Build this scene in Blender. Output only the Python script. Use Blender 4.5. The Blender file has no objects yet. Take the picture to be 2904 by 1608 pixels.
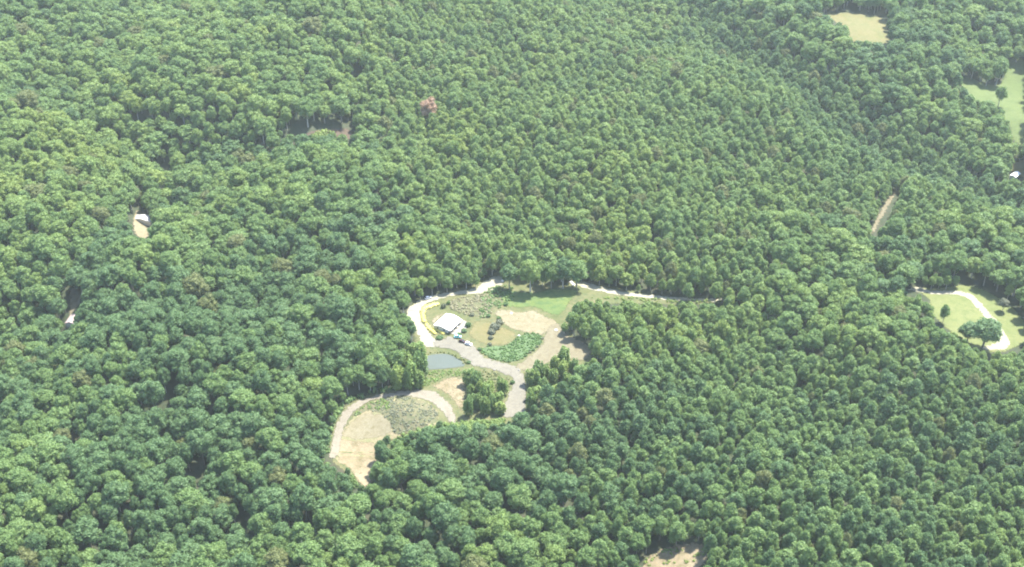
import bpy, bmesh, math, random
import numpy as np
from mathutils import Vector, Matrix
from mathutils.geometry import delaunay_2d_cdt

# ------------------------------------------------------------------ camera, sky, sun, exposure
SC = bpy.context.scene
COL = SC.collection
PITCH = math.radians(33.0)
CAM_H = 428.0
FPX = 3420.0                      # focal length in photo pixels (photo 2904 x 1608)
PW, PH = 2904.0, 1608.0
cam_d = bpy.data.cameras.new('camera'); cam = bpy.data.objects.new('camera', cam_d); COL.objects.link(cam)
cam.location = (0, 0, CAM_H); cam.rotation_euler = (math.pi/2 - PITCH, 0, 0)
cam_d.sensor_width = 36.0; cam_d.lens = 36.0*FPX/PW
cam_d.clip_start = 1.0; cam_d.clip_end = 20000.0
SC.camera = cam

SUN_AZ, SUN_EL = math.radians(46.0), math.radians(61.0)
world = bpy.data.worlds.new('World'); SC.world = world; world.use_nodes = True
wn = world.node_tree
bg = wn.nodes['Background']
sky = wn.nodes.new('ShaderNodeTexSky'); sky.sky_type = 'NISHITA'; sky.sun_disc = False
sky.sun_elevation = SUN_EL; sky.sun_rotation = SUN_AZ
wn.links.new(sky.outputs[0], bg.inputs[0]); bg.inputs[1].default_value = 0.14
sun_d = bpy.data.lights.new('sun', 'SUN'); sun = bpy.data.objects.new('sun', sun_d); COL.objects.link(sun)
sun_d.energy = 4.3; sun_d.angle = math.radians(0.5); sun_d.color = (1.0, 0.96, 0.87)
sdir = Vector((math.sin(SUN_AZ)*math.cos(SUN_EL), math.cos(SUN_AZ)*math.cos(SUN_EL), math.sin(SUN_EL)))
sun.rotation_euler = sdir.to_track_quat('Z', 'Y').to_euler()
sun.location = sdir*800
SC.view_settings.view_transform = 'Standard'; SC.view_settings.look = 'None'
SC.view_settings.gamma = 1.0; SC.view_settings.use_curve_mapping = False
SC.view_settings.exposure = 2.1
cy = SC.cycles
cy.max_bounces = 5; cy.diffuse_bounces = 3; cy.glossy_bounces = 1; cy.transmission_bounces = 3
cy.transparent_max_bounces = 8; cy.volume_bounces = 0
cy.use_denoising = True
cy.filter_width = 1.9

rng = np.random.default_rng(11); random.seed(5)

# ------------------------------------------------------------------ terrain and pixel <-> world
def sstep(t):
    t = np.clip(t, 0, 1); return t*t*(3-2*t)
def _flat(px, py, z=8.0):
    b = -(py-804)/FPX; t = (z-CAM_H)/(-math.sin(PITCH)+b*math.cos(PITCH))
    return (px-1452)/FPX*t, (math.cos(PITCH)+b*math.sin(PITCH))*t
VALLEYS = [[_flat(*p) for p in v] for v in ([(1900,-60),(2120,130),(2420,330),(2640,440),(2900,600)], [(1120,600),(900,740),(680,860),(380,880),(20,850)],
           [(470,520),(340,640),(240,780),(190,930)], [(60,300),(400,400),(720,430),(1020,400)], [(1180,1180),(1520,1230),(1760,1200),(1900,1080)], [(520,1180),(620,1330),(560,1480),(300,1560)])]
def valley(x, y, w):
    d = np.full(np.shape(x), 1e9)
    for v in VALLEYS:
        for (ax, ay), (bx, by) in zip(v[:-1], v[1:]):
            t = np.clip(((x-ax)*(bx-ax)+(y-ay)*(by-ay))/((bx-ax)**2+(by-ay)**2), 0, 1)
            d = np.minimum(d, np.hypot(x-ax-t*(bx-ax), y-ay-t*(by-ay)))
    return np.exp(-(d/w)**2)
def hgt(x, y):
    x = np.asarray(x, float); y = np.asarray(y, float)
    clear = np.maximum(np.exp(-(((x+5)/120)**2 + ((y-585)/130)**2)), np.exp(-(((x-300)/110)**2 + ((y-625)/80)**2)))
    m = 1-np.clip(clear*1.5, 0, 1)
    z = 30*sstep((y-720)/420)*sstep((160-x)/420)
    z = z + 16*sstep((y-760)/380)*sstep((x-60)/300)
    z = z + m*(12*np.sin(x/72+0.8*np.sin(y/95.0))*np.cos(y/78+1.1+0.5*np.sin(x/120.0)) + 4.5*np.sin(x/34.0+y/43.0))
    z = z + m*10*np.sin((x+0.55*y)/50.0+.9*np.sin(y/110.0))*sstep((-40-x)/160)
    z = z - m*15*valley(x, y, 30.0)
    z = z + 3.2*np.exp(-(((x+62)/17)**2 + ((y-523)/12)**2))          # weedy mound inside the gravel loop
    z = z - 2.6*np.exp(-(((x+93)/14)**2 + ((y-505)/14)**2))          # sand pit
    z = z + 0.9*np.exp(-(((x+92)/20)**2 + ((y-494.5)/2.6)**2))
    return z
CP, SP = math.cos(PITCH), math.sin(PITCH)
def project(x, y, z):
    dz = np.asarray(z) - CAM_H
    dep = y*CP - dz*SP
    up = y*SP + dz*CP
    return 1452 + FPX*np.asarray(x)/dep, 804 - FPX*up/dep, dep
def unproject(px, py, lift=0.0):
    px = np.asarray(px, float); py = np.asarray(py, float)
    a = (px-1452)/FPX; b = -(py-804)/FPX
    dx, dy, dzv = a, CP + b*SP, -SP + b*CP
    z = np.zeros_like(a)
    for _ in range(40):
        t = (z - CAM_H)/dzv
        x, y = dx*t, dy*t
        z = 0.5*z + 0.5*(hgt(x, y) + lift)
    t = (z - CAM_H)/dzv
    return dx*t, dy*t, z
def at(px, py, lift=0.0):
    x, y, z = unproject(np.array([px]), np.array([py]), lift); return float(x[0]), float(y[0]), float(z[0])
def pxm(px, py):                                         # photo pixels per metre at a ground spot
    x, y, z = at(px, py); return FPX/(y*CP - (z-CAM_H)*SP)
def C(ox, oy, k, pts): return [(ox+k*a, oy+k*b) for a, b in pts]
c1 = lambda pts: C(900, 720, 850/2576, pts)
c4 = lambda pts: C(900, 1050, 600/2516, pts)
c5 = lambda pts: C(2300, 600, 604/1914, pts)
c6 = lambda pts: C(2200, 0, 704/1825, pts)
c7 = lambda pts: C(0, 500, 700/1996, pts)
c8 = lambda pts: C(700, 150, 700/2218, pts)

# ------------------------------------------------------------------ object helpers
def tag(o, label=None, cat=None, group=None, kind=None):
    if label: o['label'] = label
    if cat: o['category'] = cat
    if group: o['group'] = group
    if kind: o['kind'] = kind
    return o
def empty(name, loc, rz=0.0, s=(1, 1, 1)):
    o = bpy.data.objects.new(name, None); COL.objects.link(o)
    o.location = loc; o.rotation_euler = (0, 0, rz); o.scale = s; o.empty_display_size = 0.5
    return o
def mesh_obj(name, v, f, mat, parent=None, smooth=False):
    me = bpy.data.meshes.new(name); me.from_pydata([tuple(p) for p in v], [], [tuple(q) for q in f]); me.update()
    if mat: me.materials.append(mat)
    if smooth: me.polygons.foreach_set('use_smooth', [True]*len(me.polygons))
    o = bpy.data.objects.new(name, me); COL.objects.link(o)
    if parent: o.parent = parent
    return o
class MB:
    def __init__(s): s.v = []; s.f = []
    def add(s, v, f):
        n = len(s.v); s.v += [tuple(p) for p in v]; s.f += [tuple(i+n for i in q) for q in f]; return s
    def box(s, x0, x1, y0, y1, z0, z1):
        v = [(x0,y0,z0),(x1,y0,z0),(x1,y1,z0),(x0,y1,z0),(x0,y0,z1),(x1,y0,z1),(x1,y1,z1),(x0,y1,z1)]
        return s.add(v, [(3,2,1,0),(4,5,6,7),(0,1,5,4),(1,2,6,5),(2,3,7,6),(3,0,4,7)])
    def prism(s, pts, z0, z1):                            # outline in xy
        n = len(pts)
        v = [(a,b,z0) for a,b in pts]+[(a,b,z1) for a,b in pts]
        return s.add(v, [tuple(range(n))[::-1], tuple(range(n,2*n))]+[(i,(i+1)%n,n+(i+1)%n,n+i) for i in range(n)])
    def side(s, pts, y0, y1):                             # outline in xz, extruded along y
        n = len(pts)
        v = [(a,y0,b) for a,b in pts]+[(a,y1,b) for a,b in pts]
        return s.add(v, [tuple(range(n)), tuple(range(n,2*n))[::-1]]+[((i+1)%n,i,n+i,n+(i+1)%n) for i in range(n)])
    def tube(s, pts, rads, n=7):
        rings = []
        pts = [Vector(p) for p in pts]
        for i, p in enumerate(pts):
            d = (pts[min(i+1, len(pts)-1)]-pts[max(i-1, 0)]).normalized()
            a = d.orthogonal().normalized(); b = d.cross(a)
            rings.append([p + rads[i]*(math.cos(2*math.pi*k/n)*a + math.sin(2*math.pi*k/n)*b) for k in range(n)])
        v = [q for r in rings for q in r]
        f = [(i*n+k, i*n+(k+1)%n, (i+1)*n+(k+1)%n, (i+1)*n+k) for i in range(len(pts)-1) for k in range(n)]
        f += [tuple(range(n))[::-1], tuple(range((len(pts)-1)*n, len(pts)*n))]
        return s.add(v, f)
    def build(s, name, mat, parent=None, smooth=False): return mesh_obj(name, s.v, s.f, mat, parent, smooth)

# ------------------------------------------------------------------ materials
def new_mat(name):
    m = bpy.data.materials.new(name); m.use_nodes = True
    nt = m.node_tree; return m, nt, nt.nodes['Principled BSDF']
def N(nt, t, **kw):
    n = nt.nodes.new(t)
    for k, v in kw.items(): setattr(n, k, v)
    return n
def mixc(nt, fac, a, b, mode='MIX'):
    n = N(nt, 'ShaderNodeMix', data_type='RGBA', blend_type=mode)
    for s, val in ((n.inputs[0], fac), (n.inputs[6], a), (n.inputs[7], b)):
        if isinstance(val, bpy.types.NodeSocket): nt.links.new(val, s)
        elif isinstance(val, tuple): s.default_value = (*val[:3], 1)
        else: s.default_value = val
    return n.outputs[2]
def noise(nt, scale, detail=4, rough=0.6, coord='Object', off=0.0):
    tc = N(nt, 'ShaderNodeTexCoord'); n = N(nt, 'ShaderNodeTexNoise')
    n.inputs['Scale'].default_value = scale; n.inputs['Detail'].default_value = detail; n.inputs['Roughness'].default_value = rough
    if off:
        mp = N(nt, 'ShaderNodeMapping'); mp.inputs['Location'].default_value = (off, off*0.7, 0)
        nt.links.new(tc.outputs[coord], mp.inputs[0]); nt.links.new(mp.outputs[0], n.inputs['Vector'])
    else: nt.links.new(tc.outputs[coord], n.inputs['Vector'])
    return n.outputs['Fac']
def ramp(nt, fac, lo, hi):
    r = N(nt, 'ShaderNodeMapRange'); r.inputs[1].default_value = lo; r.inputs[2].default_value = hi
    nt.links.new(fac, r.inputs[0]); return r.outputs[0]
def plain(name, col, rough=0.7, metal=0.0, var=0.15, vscale=3.0):
    m, nt, p = new_mat(name)
    f = noise(nt, vscale)
    nt.links.new(mixc(nt, f, tuple(c*(1-var) for c in col), tuple(min(1, c*(1+var)) for c in col)), p.inputs['Base Color'])
    p.inputs['Roughness'].default_value = rough; p.inputs['Metallic'].default_value = metal
    return m
def leaf(name, a, b, trans=0.42):
    m, nt, p = new_mat(name)
    oi = N(nt, 'ShaderNodeObjectInfo')
    base = mixc(nt, oi.outputs['Random'], a, b)
    nz = noise(nt, 0.45, 2)
    col = mixc(nt, ramp(nt, nz, 0.3, 0.7), tuple(c*0.78 for c in a), tuple(c*1.22 for c in b))
    col = mixc(nt, 0.5, base, col)
    nt.links.new(col, p.inputs['Base Color']); p.inputs['Roughness'].default_value = 0.55
    p.inputs['Specular IOR Level'].default_value = 0.22
    t = N(nt, 'ShaderNodeBsdfTranslucent'); nt.links.new(col, t.inputs[0])
    mx = N(nt, 'ShaderNodeMixShader'); mx.inputs[0].default_value = trans
    nt.links.new(p.outputs[0], mx.inputs[1]); nt.links.new(t.outputs[0], mx.inputs[2])
    nt.links.new(mx.outputs[0], nt.nodes['Material Output'].inputs[0])
    return m
def soil(name, cols, scales=(0.05, 0.35, 1.6), rough=0.9, ragged=0.55, bump=0.3):
    """cols: three colours blended by three noises; the sheet's own edge is broken up by its 'fade' attribute."""
    m, nt, p = new_mat(name)
    f1, f2, f3 = (noise(nt, s, 5, 0.65, off=7.3*i+1) for i, s in enumerate(scales))
    c = mixc(nt, ramp(nt, f1, 0.35, 0.65), cols[0], cols[1])
    c = mixc(nt, ramp(nt, f2, 0.45, 0.7), c, cols[2])
    v = N(nt, 'ShaderNodeHueSaturation'); nt.links.new(c, v.inputs['Color']); nt.links.new(ramp(nt, f3, -0.2, 0.85), v.inputs['Value'])
    v.inputs['Value'].default_value = 1
    mr = N(nt, 'ShaderNodeMapRange'); nt.links.new(f3, mr.inputs[0]); mr.inputs[3].default_value = 0.55; mr.inputs[4].default_value = 1.42
    nt.links.new(mr.outputs[0], v.inputs['Value'])
    nt.links.new(v.outputs[0], p.inputs['Base Color']); p.inputs['Roughness'].default_value = rough
    p.inputs['Specular IOR Level'].default_value = 0.2
    if bump:
        b = N(nt, 'ShaderNodeBump'); b.inputs['Strength'].default_value = bump; b.inputs['Distance'].default_value = 0.6
        nt.links.new(f2, b.inputs['Height']); nt.links.new(b.outputs[0], p.inputs['Normal'])
    if ragged:
        at_ = N(nt, 'ShaderNodeAttribute', attribute_name='fade')
        ed = noise(nt, 0.7, 5, 0.7, off=3.1)
        s = N(nt, 'ShaderNodeMath', operation='SUBTRACT'); nt.links.new(at_.outputs['Fac'], s.inputs[0]); nt.links.new(ramp(nt, ed, 0.25, 0.75), s.inputs[1])
        k = ramp(nt, s.outputs[0], -0.12, 0.12)
        t = N(nt, 'ShaderNodeBsdfTransparent'); mx = N(nt, 'ShaderNodeMixShader')
        nt.links.new(k, mx.inputs[0]); nt.links.new(t.outputs[0], mx.inputs[1]); nt.links.new(p.outputs[0], mx.inputs[2])
        nt.links.new(mx.outputs[0], nt.nodes['Material Output'].inputs[0])
    return m

M = {}
M['forest_floor'] = soil('forest floor', [(.032,.045,.022), (.05,.048,.03), (.022,.036,.016)], ragged=0)
M['lawn'] = soil('olive grass', [(0.074,0.083,0.032), (0.109,0.103,0.050), (0.052,0.069,0.026)])
M['brown_lawn'] = soil('dry lawn', [(0.111,0.100,0.042), (0.085,0.089,0.036), (0.132,0.111,0.055)])
M['green_grass'] = soil('fresh grass', [(0.066,0.101,0.031), (0.099,0.122,0.035), (0.043,0.081,0.029)], scales=(.03,.25,1.4))
M['gravel'] = soil('pale gravel', [(0.228,0.216,0.154), (0.251,0.239,0.179), (0.190,0.174,0.122)])
M['drive'] = soil('grey gravel', [(0.129,0.120,0.095), (0.154,0.143,0.112), (0.111,0.103,0.083)])
M['dirt'] = soil('tan dirt', [(0.128,0.113,0.072), (0.147,0.134,0.087), (0.105,0.088,0.053)])
M['sand'] = soil('pale sand', [(0.153,0.132,0.081), (0.173,0.156,0.103), (0.123,0.108,0.060)])
M['sand_slope'] = soil('eroded sand', [(0.156,0.122,0.072), (0.194,0.163,0.107), (0.097,0.084,0.041)], scales=(.06,.16,.9))
M['field'] = soil('mown hay field', [(0.106,0.099,0.039), (0.128,0.116,0.053), (0.085,0.096,0.034)], scales=(.02,.1,.8))
M['meadow'] = soil('meadow grass', [(0.069,0.099,0.030), (0.086,0.111,0.038), (0.058,0.082,0.026)], scales=(.02,.1,.8))
M['mown'] = soil('mown lawn', [(0.099,0.119,0.040), (0.127,0.135,0.054), (0.079,0.102,0.033)], scales=(.03,.2,1.2))
M['weeds2'] = soil('half-bare ground', [(.19,.155,.095), (.15,.145,.075), (.11,.12,.055)], scales=(.07,.4,1.5))
M['loop'] = soil('grey-tan gravel', [(0.149,0.133,0.101), (0.175,0.157,0.123), (0.124,0.111,0.083)])
M['boggy'] = soil('boggy grass', [(.06,.10,.04), (.08,.12,.05), (.05,.075,.035)])
M['weeds'] = soil('weedy ground', [(0.093,0.093,0.046), (0.116,0.105,0.063), (0.055,0.074,0.030)], scales=(.08,.5,1.5))
M['patio'] = soil('pale paving', [(0.200,0.190,0.156), (0.218,0.207,0.178), (0.167,0.156,0.131)], ragged=0, bump=0)
M['bank'] = soil('bare brown earth', [(.06,.045,.034), (.085,.058,.04), (.045,.042,.028)])
M['bark'] = plain('grey bark', (.20,.175,.145), 0.9, var=.3)
M['bark_pale'] = plain('pale bark', (.36,.33,.29), 0.9, var=.3)
TONES = ['yellow-green', 'light green', 'mid-green', 'dark blue-green', 'olive green']
TCOL = [((.184,.252,.066), (.210,.275,.076)), ((.164,.242,.070), (.186,.262,.080)), ((.136,.216,.070), (.156,.236,.080)),
        ((.096,.168,.066), (.114,.188,.076)), ((.140,.170,.062), (.160,.180,.070))]
for i, (a, b) in enumerate(TCOL): M['leaf%d' % i] = leaf(TONES[i]+' leaves', a, b)
M['leaf_red'] = leaf('rusty leaves', (.36,.235,.16), (.42,.30,.20))
M['leaf_yellow'] = leaf('yellow flowers', (.62,.57,.15), (.70,.65,.22), 0.3)
M['leaf_bright'] = leaf('bright green leaves', (.085,.165,.055), (.14,.225,.07))
M['leaf_grey'] = leaf('grey-green leaves', (.15,.17,.11), (.21,.22,.15))
M['leaf_dry'] = leaf('dry stems', (.25,.24,.14), (.32,.30,.19))
M['white_roof'] = plain('white metal roof', (.70,.71,.72), .4, var=.03)
M['grey_roof'] = plain('grey shingle roof', (.30,.29,.28), .8, var=.15)
M['pink_roof'] = plain('faded pinkish roof', (.24,.19,.18), .8, var=.1)
M['wall_pale'] = plain('pale wall', (.58,.55,.48), .8, var=.08)
M['wall_dark'] = plain('dark wall', (.16,.14,.12), .8, var=.15)
M['wood'] = plain('weathered wood', (.23,.19,.15), .8, var=.25)
M['glass_dark'] = plain('dark glass', (.02,.025,.03), .1, var=.1)
M['tyre'] = plain('tyre rubber', (.02,.02,.02), .8, var=.1)
M['metal'] = plain('grey metal', (.4,.4,.4), .4, .6, var=.1)
M['car_aqua'] = plain('aqua car paint', (.30,.66,.64), .25, var=.03)
M['car_maroon'] = plain('dark maroon car paint', (.045,.018,.022), .25, var=.05)
M['car_white'] = plain('white car paint', (.78,.78,.78), .25, var=.02)
M['rock'] = plain('pale rock', (.52,.50,.46), .85, var=.25, vscale=1.2)
M['rock_dark'] = plain('dark rock', (.16,.15,.13), .85, var=.3, vscale=1.2)
m, nt, p = new_mat('pond water'); M['water'] = m
nt.links.new(mixc(nt, noise(nt, 0.08), (.062,.076,.064), (.085,.098,.082)), p.inputs['Base Color']); p.inputs['Roughness'].default_value = .25; p.inputs['Specular IOR Level'].default_value = .2
bn = N(nt, 'ShaderNodeBump'); bn.inputs['Strength'].default_value = .06; nt.links.new(noise(nt, 2.5), bn.inputs['Height']); nt.links.new(bn.outputs[0], p.inputs['Normal'])

# ------------------------------------------------------------------ ground
def axis(lo, hi, far, step):
    inner = np.arange(lo, hi+step, step); out = []
    d, g = step, 0
    while g < far: d *= 1.35; g += d; out.append(g)
    out = np.array(out)
    return np.concatenate([(lo-out)[::-1], inner, inner[-1]+out])
gx, gy = axis(-640, 640, 2400, 4.0), axis(330, 1480, 2000, 4.0)
GX, GY = np.meshgrid(gx, gy); GZ = hgt(GX, GY)
nv = np.column_stack([GX.ravel(), GY.ravel(), GZ.ravel()])
nx, ny = len(gx), len(gy)
idx = np.arange(nx*ny).reshape(ny, nx)
quads = np.column_stack([idx[:-1,:-1].ravel(), idx[:-1,1:].ravel(), idx[1:,1:].ravel(), idx[1:,:-1].ravel()])
me = bpy.data.meshes.new('ground'); me.vertices.add(len(nv)); me.vertices.foreach_set('co', nv.ravel())
me.loops.add(quads.size); me.loops.foreach_set('vertex_index', quads.ravel())
me.polygons.add(len(quads)); me.polygons.foreach_set('loop_start', np.arange(len(quads))*4)
me.polygons.foreach_set('use_smooth', np.ones(len(quads), bool)); me.update(); me.validate()
me.materials.append(M['forest_floor'])
o = bpy.data.objects.new('ground', me); COL.objects.link(o); tag(o, 'dark leaf-littered forest floor under the trees', 'ground', kind='structure')

def inside(px, py, poly):
    px = np.asarray(px); py = np.asarray(py); r = np.zeros(px.shape, bool)
    n = len(poly)
    for i in range(n):
        x0, y0 = poly[i]; x1, y1 = poly[(i+1) % n]
        if y0 == y1: continue
        c = ((y0 > py) != (y1 > py)) & (px < (x1-x0)*(py-y0)/(y1-y0)+x0)
        r ^= c
    return r
def smooth_poly(poly, it=2):
    for _ in range(it):
        q = []
        for i in range(len(poly)):
            a, b = poly[i], poly[(i+1) % len(poly)]
            q += [(a[0]*.75+b[0]*.25, a[1]*.75+b[1]*.25), (a[0]*.25+b[0]*.75, a[1]*.25+b[1]*.75)]
        poly = q
    return poly
def world_poly(pxpoly, step=1.6, jit=0.25, smooth=2, grow=0.0):
    P = smooth_poly(pxpoly, smooth)
    x, y, _ = unproject([a for a, b in P], [b for a, b in P])
    pts = list(zip(x, y)); out = []
    for i in range(len(pts)):
        a, b = pts[i], pts[(i+1) % len(pts)]
        n = max(1, int(math.dist(a, b)/step))
        out += [(a[0]+(b[0]-a[0])*k/n, a[1]+(b[1]-a[1])*k/n) for k in range(n)]
    if grow:
        A = np.array(out); T = np.roll(A, -2, 0)-np.roll(A, 2, 0); T /= np.linalg.norm(T, axis=1, keepdims=True)+1e-9
        sg = np.sign(np.sum(A[:, 0]*np.roll(A[:, 1], -1)-np.roll(A[:, 0], -1)*A[:, 1]))
        out = list(map(tuple, A+grow*sg*np.column_stack([T[:, 1], -T[:, 0]])))
    return [(a+rng.normal(0, jit), b+rng.normal(0, jit)) for a, b in out]
def sheet(name, pxpoly, lift, mat, label, cat, fade_m=2.2, grid=2.4, jit=0.25, smooth=2):
    W = world_poly(pxpoly, jit=jit, smooth=smooth, grow=.55 if name in ('gravel_road', 'driveway', 'dirt_track') else 0)
    A = np.array(W)
    x0, y0 = A.min(0); x1, y1 = A.max(0)
    X, Y = np.meshgrid(np.arange(x0, x1, grid), np.arange(y0, y1, grid))
    X = X.ravel()+rng.uniform(-.3, .3, X.size); Y = Y.ravel()+rng.uniform(-.3, .3, Y.size)
    k = inside(X, Y, W); X, Y = X[k], Y[k]
    B = np.roll(A, -1, 0)
    def bdist(X, Y):
        d = np.full(len(X), 1e9)
        for (ax, ay), (bx, by) in zip(A, B):
            L = (bx-ax)**2+(by-ay)**2+1e-9
            t = np.clip(((X-ax)*(bx-ax)+(Y-ay)*(by-ay))/L, 0, 1)
            d = np.minimum(d, np.hypot(X-ax-t*(bx-ax), Y-ay-t*(by-ay)))
        return d
    d = bdist(X, Y); k = d > 0.7; X, Y = X[k], Y[k]
    vs = [Vector(p) for p in W]+[Vector(p) for p in zip(X, Y)]
    ov, oe, of, *_ = delaunay_2d_cdt(vs, [], [list(range(len(W)))], 1, 1e-5)
    vx = np.array([v.x for v in ov]); vy = np.array([v.y for v in ov]); vz = hgt(vx, vy)+lift
    o = mesh_obj(name, list(zip(vx, vy, vz)), [f if (ov[f[1]]-ov[f[0]]).cross(ov[f[2]]-ov[f[0]]) > 0 else f[::-1] for f in of], mat, None, True)
    at_ = o.data.attributes.new('fade', 'FLOAT', 'POINT')
    at_.data.foreach_set('value', np.clip(bdist(vx, vy)/fade_m, 0, 1))
    return tag(o, label, cat, kind='structure')

CLEAR = [(1154,882),(1174,859),(1213,842),(1279,827),(1352,817),(1369,796),(1400,782),(1440,790),(1466,762),(1478,762),(1484,800),(1530,812),(1600,815),(1646,800),(1725,816),(1800,828),(1900,838),(2040,846),(2040,858),(1860,850),
  (1750,846),(1660,845),(1610,865),(1590,905),(1586,931),(1593,951),(1633,961),(1669,977),(1672,1017),(1640,1025),(1600,1010),(1560,1030),(1520,1060),(1494,1083),(1491,1159),(1458,1165),(1428,1182),(1370,1190),(1293,1195),
  (1275,1193),(1258,1176),(1210,1193),(1186,1215),(1138,1215),(1129,1238),(1100,1226),(1065,1238),(1065,1288),(1053,1319),(1053,1353),(1034,1377),(1024,1355),(1010,1327),(991,1312),(969,1319),(936,1296),(938,1265),
  (950,1217),(962,1160),(998,1131),(1053,1112),(1110,1100),(1181,1090),(1197,1066),(1197,1017),(1207,984),(1190,958),(1190,925),(1171,901)]
BASE = [(1140,882),(1174,850),(1279,815),(1352,800),(1400,765),(1470,740),(1540,770),(1646,785),(1760,815),(1900,838),(2090,848),(2090,870),(1860,868),(1750,866),(1680,866),(1640,900),(1620,960),(1700,975),(1700,1035),(1560,1080),(1520,1110),(1510,1180),(1440,1215),(1300,1220),
  (1240,1240),(1140,1260),(1090,1300),(1070,1380),(1030,1400),(1000,1360),(920,1310),(930,1210),(960,1150),(1040,1110),(1160,1095),(1170,1050),(1170,980),(1160,930)]
sheet('lawn', BASE, .10, M['lawn'], 'rough olive grass covering the open clearing round the house', 'lawn', fade_m=4, grid=3)
sheet('grass', c1([(1600,290),(1720,320),(1900,320),(1960,290),(2160,290),(2270,310),(2260,340),(2180,430),(2100,560),(1960,520),(1850,460),(1750,480),(1640,470),(1560,450),(1480,420),(1520,330)]), .16, M['green_grass'], 'bright fresh green grass at the top right of the clearing', 'grass', fade_m=4)
sheet('lawn', c1([(1320,570),(1460,555),(1600,620),(1720,660),(1740,740),(1640,800),(1500,800),(1400,790),(1260,700),(1300,640)]), .15, M['brown_lawn'], 'dry yellowish lawn to the right of the patio', 'lawn', fade_m=4)
sheet('weedy_ground', c1([(1090,390),(1360,345),(1560,310),(1640,430),(1500,480),(1480,560),(1380,555),(1240,525),(1150,490)]), .17, M['weeds'], 'weedy ground between the house and the upper road', 'ground', fade_m=3)
sheet('sand', c1([(1510,490),(1560,475),(1640,470),(1750,500),(1850,465),(1960,530),(2080,570),(2080,650),(2010,660),(1940,720),(1830,695),(1680,660),(1600,620),(1560,560),(1500,530)]), .20, M['sand'], 'pale sandy flat below the bright green grass', 'sand', fade_m=3)
sheet('wet_ground', c1([(1380,820),(1480,780),(1620,790),(1740,690),(1830,680),(1940,690),(1945,760),(1860,830),(1740,925),(1640,945),(1520,915),(1430,875)]), .21, M['boggy'], 'green boggy hollow between the drive and the dirt track', 'ground', fade_m=2)
sheet('dirt_track', c1([(1690,965),(1760,930),(1850,860),(1925,790),(1950,720),(1960,660),(2000,610),(2080,590),(2130,690),(2220,730),(2350,780),(2350,900),(2200,920),(2120,865),(2000,930),(1900,995),(1800,1005),(1740,1005)]), .22, M['dirt'], 'tan dirt track running from the drive to the right-hand trees', 'path', fade_m=1.0)
sheet('pond', c1([(905,905),(940,880),(1000,865),(1100,858),(1190,890),(1260,940),(1272,965),(1180,982),(950,998),(900,1000)]), .24, M['water'], 'still grey pond beside the drive', 'pond', jit=.1)
sheet('bare_soil', c1([(1080,1060),(1180,1040),(1260,1050),(1300,1110),(1290,1230),(1280,1330),(1250,1400),(1180,1330),(1120,1230),(1010,1160),(900,1170),(1000,1110)]), .17, M['sand_slope'], 'eroded pinkish sandy bank below the pond', 'ground', fade_m=4)
sheet('gravel_road', c1([(1570,170),(1610,235),(1570,290),(1470,335),(1370,345),(1180,355),(1060,390),(970,412),(905,450),(885,520),(900,590),(950,660),(1010,735),(1060,770),(1000,815),(900,800),(850,660),(800,590),(770,550),(755,490),(830,425),(950,365),(1080,335),(1260,315),(1370,300),(1420,240)]), .26, M['gravel'], 'white gravel road curving round the left of the house', 'road', fade_m=.8)
sheet('driveway', c1([(980,745),(1080,740),(1130,690),(1180,730),(1240,750),(1300,760),(1380,810),(1400,860),(1450,900),(1560,930),(1700,960),(1750,1000),(1795,1100),(1805,1200),(1795,1330),(1760,1400),(1600,1420),(1590,1370),(1640,1200),(1690,1100),(1680,1070),(1600,1030),(1480,985),(1330,970),(1290,920),(1200,850),(1130,812),(1000,808)]), .30, M['drive'], 'pale grey drive sweeping past the pond and down between young trees', 'driveway', fade_m=.8)
sheet('weedy_ground', c4([(380,600),(500,450),(720,345),(1050,315),(1200,335),(1340,385),(1450,500),(1450,640),(1200,720),(960,800),(860,740),(880,640),(700,500),(560,500),(420,590)]), .16, M['weeds'], 'weedy mound inside the gravel loop', 'ground', fade_m=2)
sheet('bare_soil', c4([(260,760),(340,620),(480,460),(720,330),(1050,300),(1220,325),(1360,380),(1480,520),(1450,660),(1200,740),(960,820),(780,880),(760,1000),(720,1150),(690,1300),(560,1450),(440,1290),(330,1150),(180,1090),(190,850)]), .14, M['weeds2'], 'mottled tan ground between the weeds and sand inside the gravel loop', 'ground', fade_m=2)
sheet('sand', c4([(290,740),(400,590),(560,495),(720,500),(890,600),(900,760),(720,810),(560,840),(400,830),(270,800)]), .20, M['sand'], 'pale sand pit inside the gravel loop', 'sand', fade_m=1.4)
sheet('sand', c4([(240,790),(400,828),(560,838),(740,860),(750,1000),(710,1130),(700,1290),(560,1440),(460,1280),(340,1140),(190,1070)]), .18, M['sand_slope'], 'rutted tan sand slope at the lower end of the gravel loop', 'sand', fade_m=1.2)
sheet('gravel_road', c4([(1660,640),(1630,520),(1600,420),(1500,320),(1400,250),(1250,225),(1100,245),(880,265),(640,310),(430,390),(280,500),(210,700),(160,900),(130,1060),(240,1060),(270,900),(300,760),(340,640),(420,520),(560,400),(720,345),(900,320),(1050,310),(1200,330),(1330,370),(1430,440),(1520,530),(1570,640)]), .27, M['loop'], 'tan gravel road looping round the sand pit', 'road', fade_m=.8)
sheet('gravel_road', [(1630,800),(1648,797),(1700,812),(1760,826),(1850,838),(1960,846),(2080,848),(2080,858),(1950,856),(1840,848),(1750,838),(1690,826),(1640,815)], .26, M['gravel'], 'pale gravel road along the foot of the tall trees', 'road', fade_m=.8)
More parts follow.
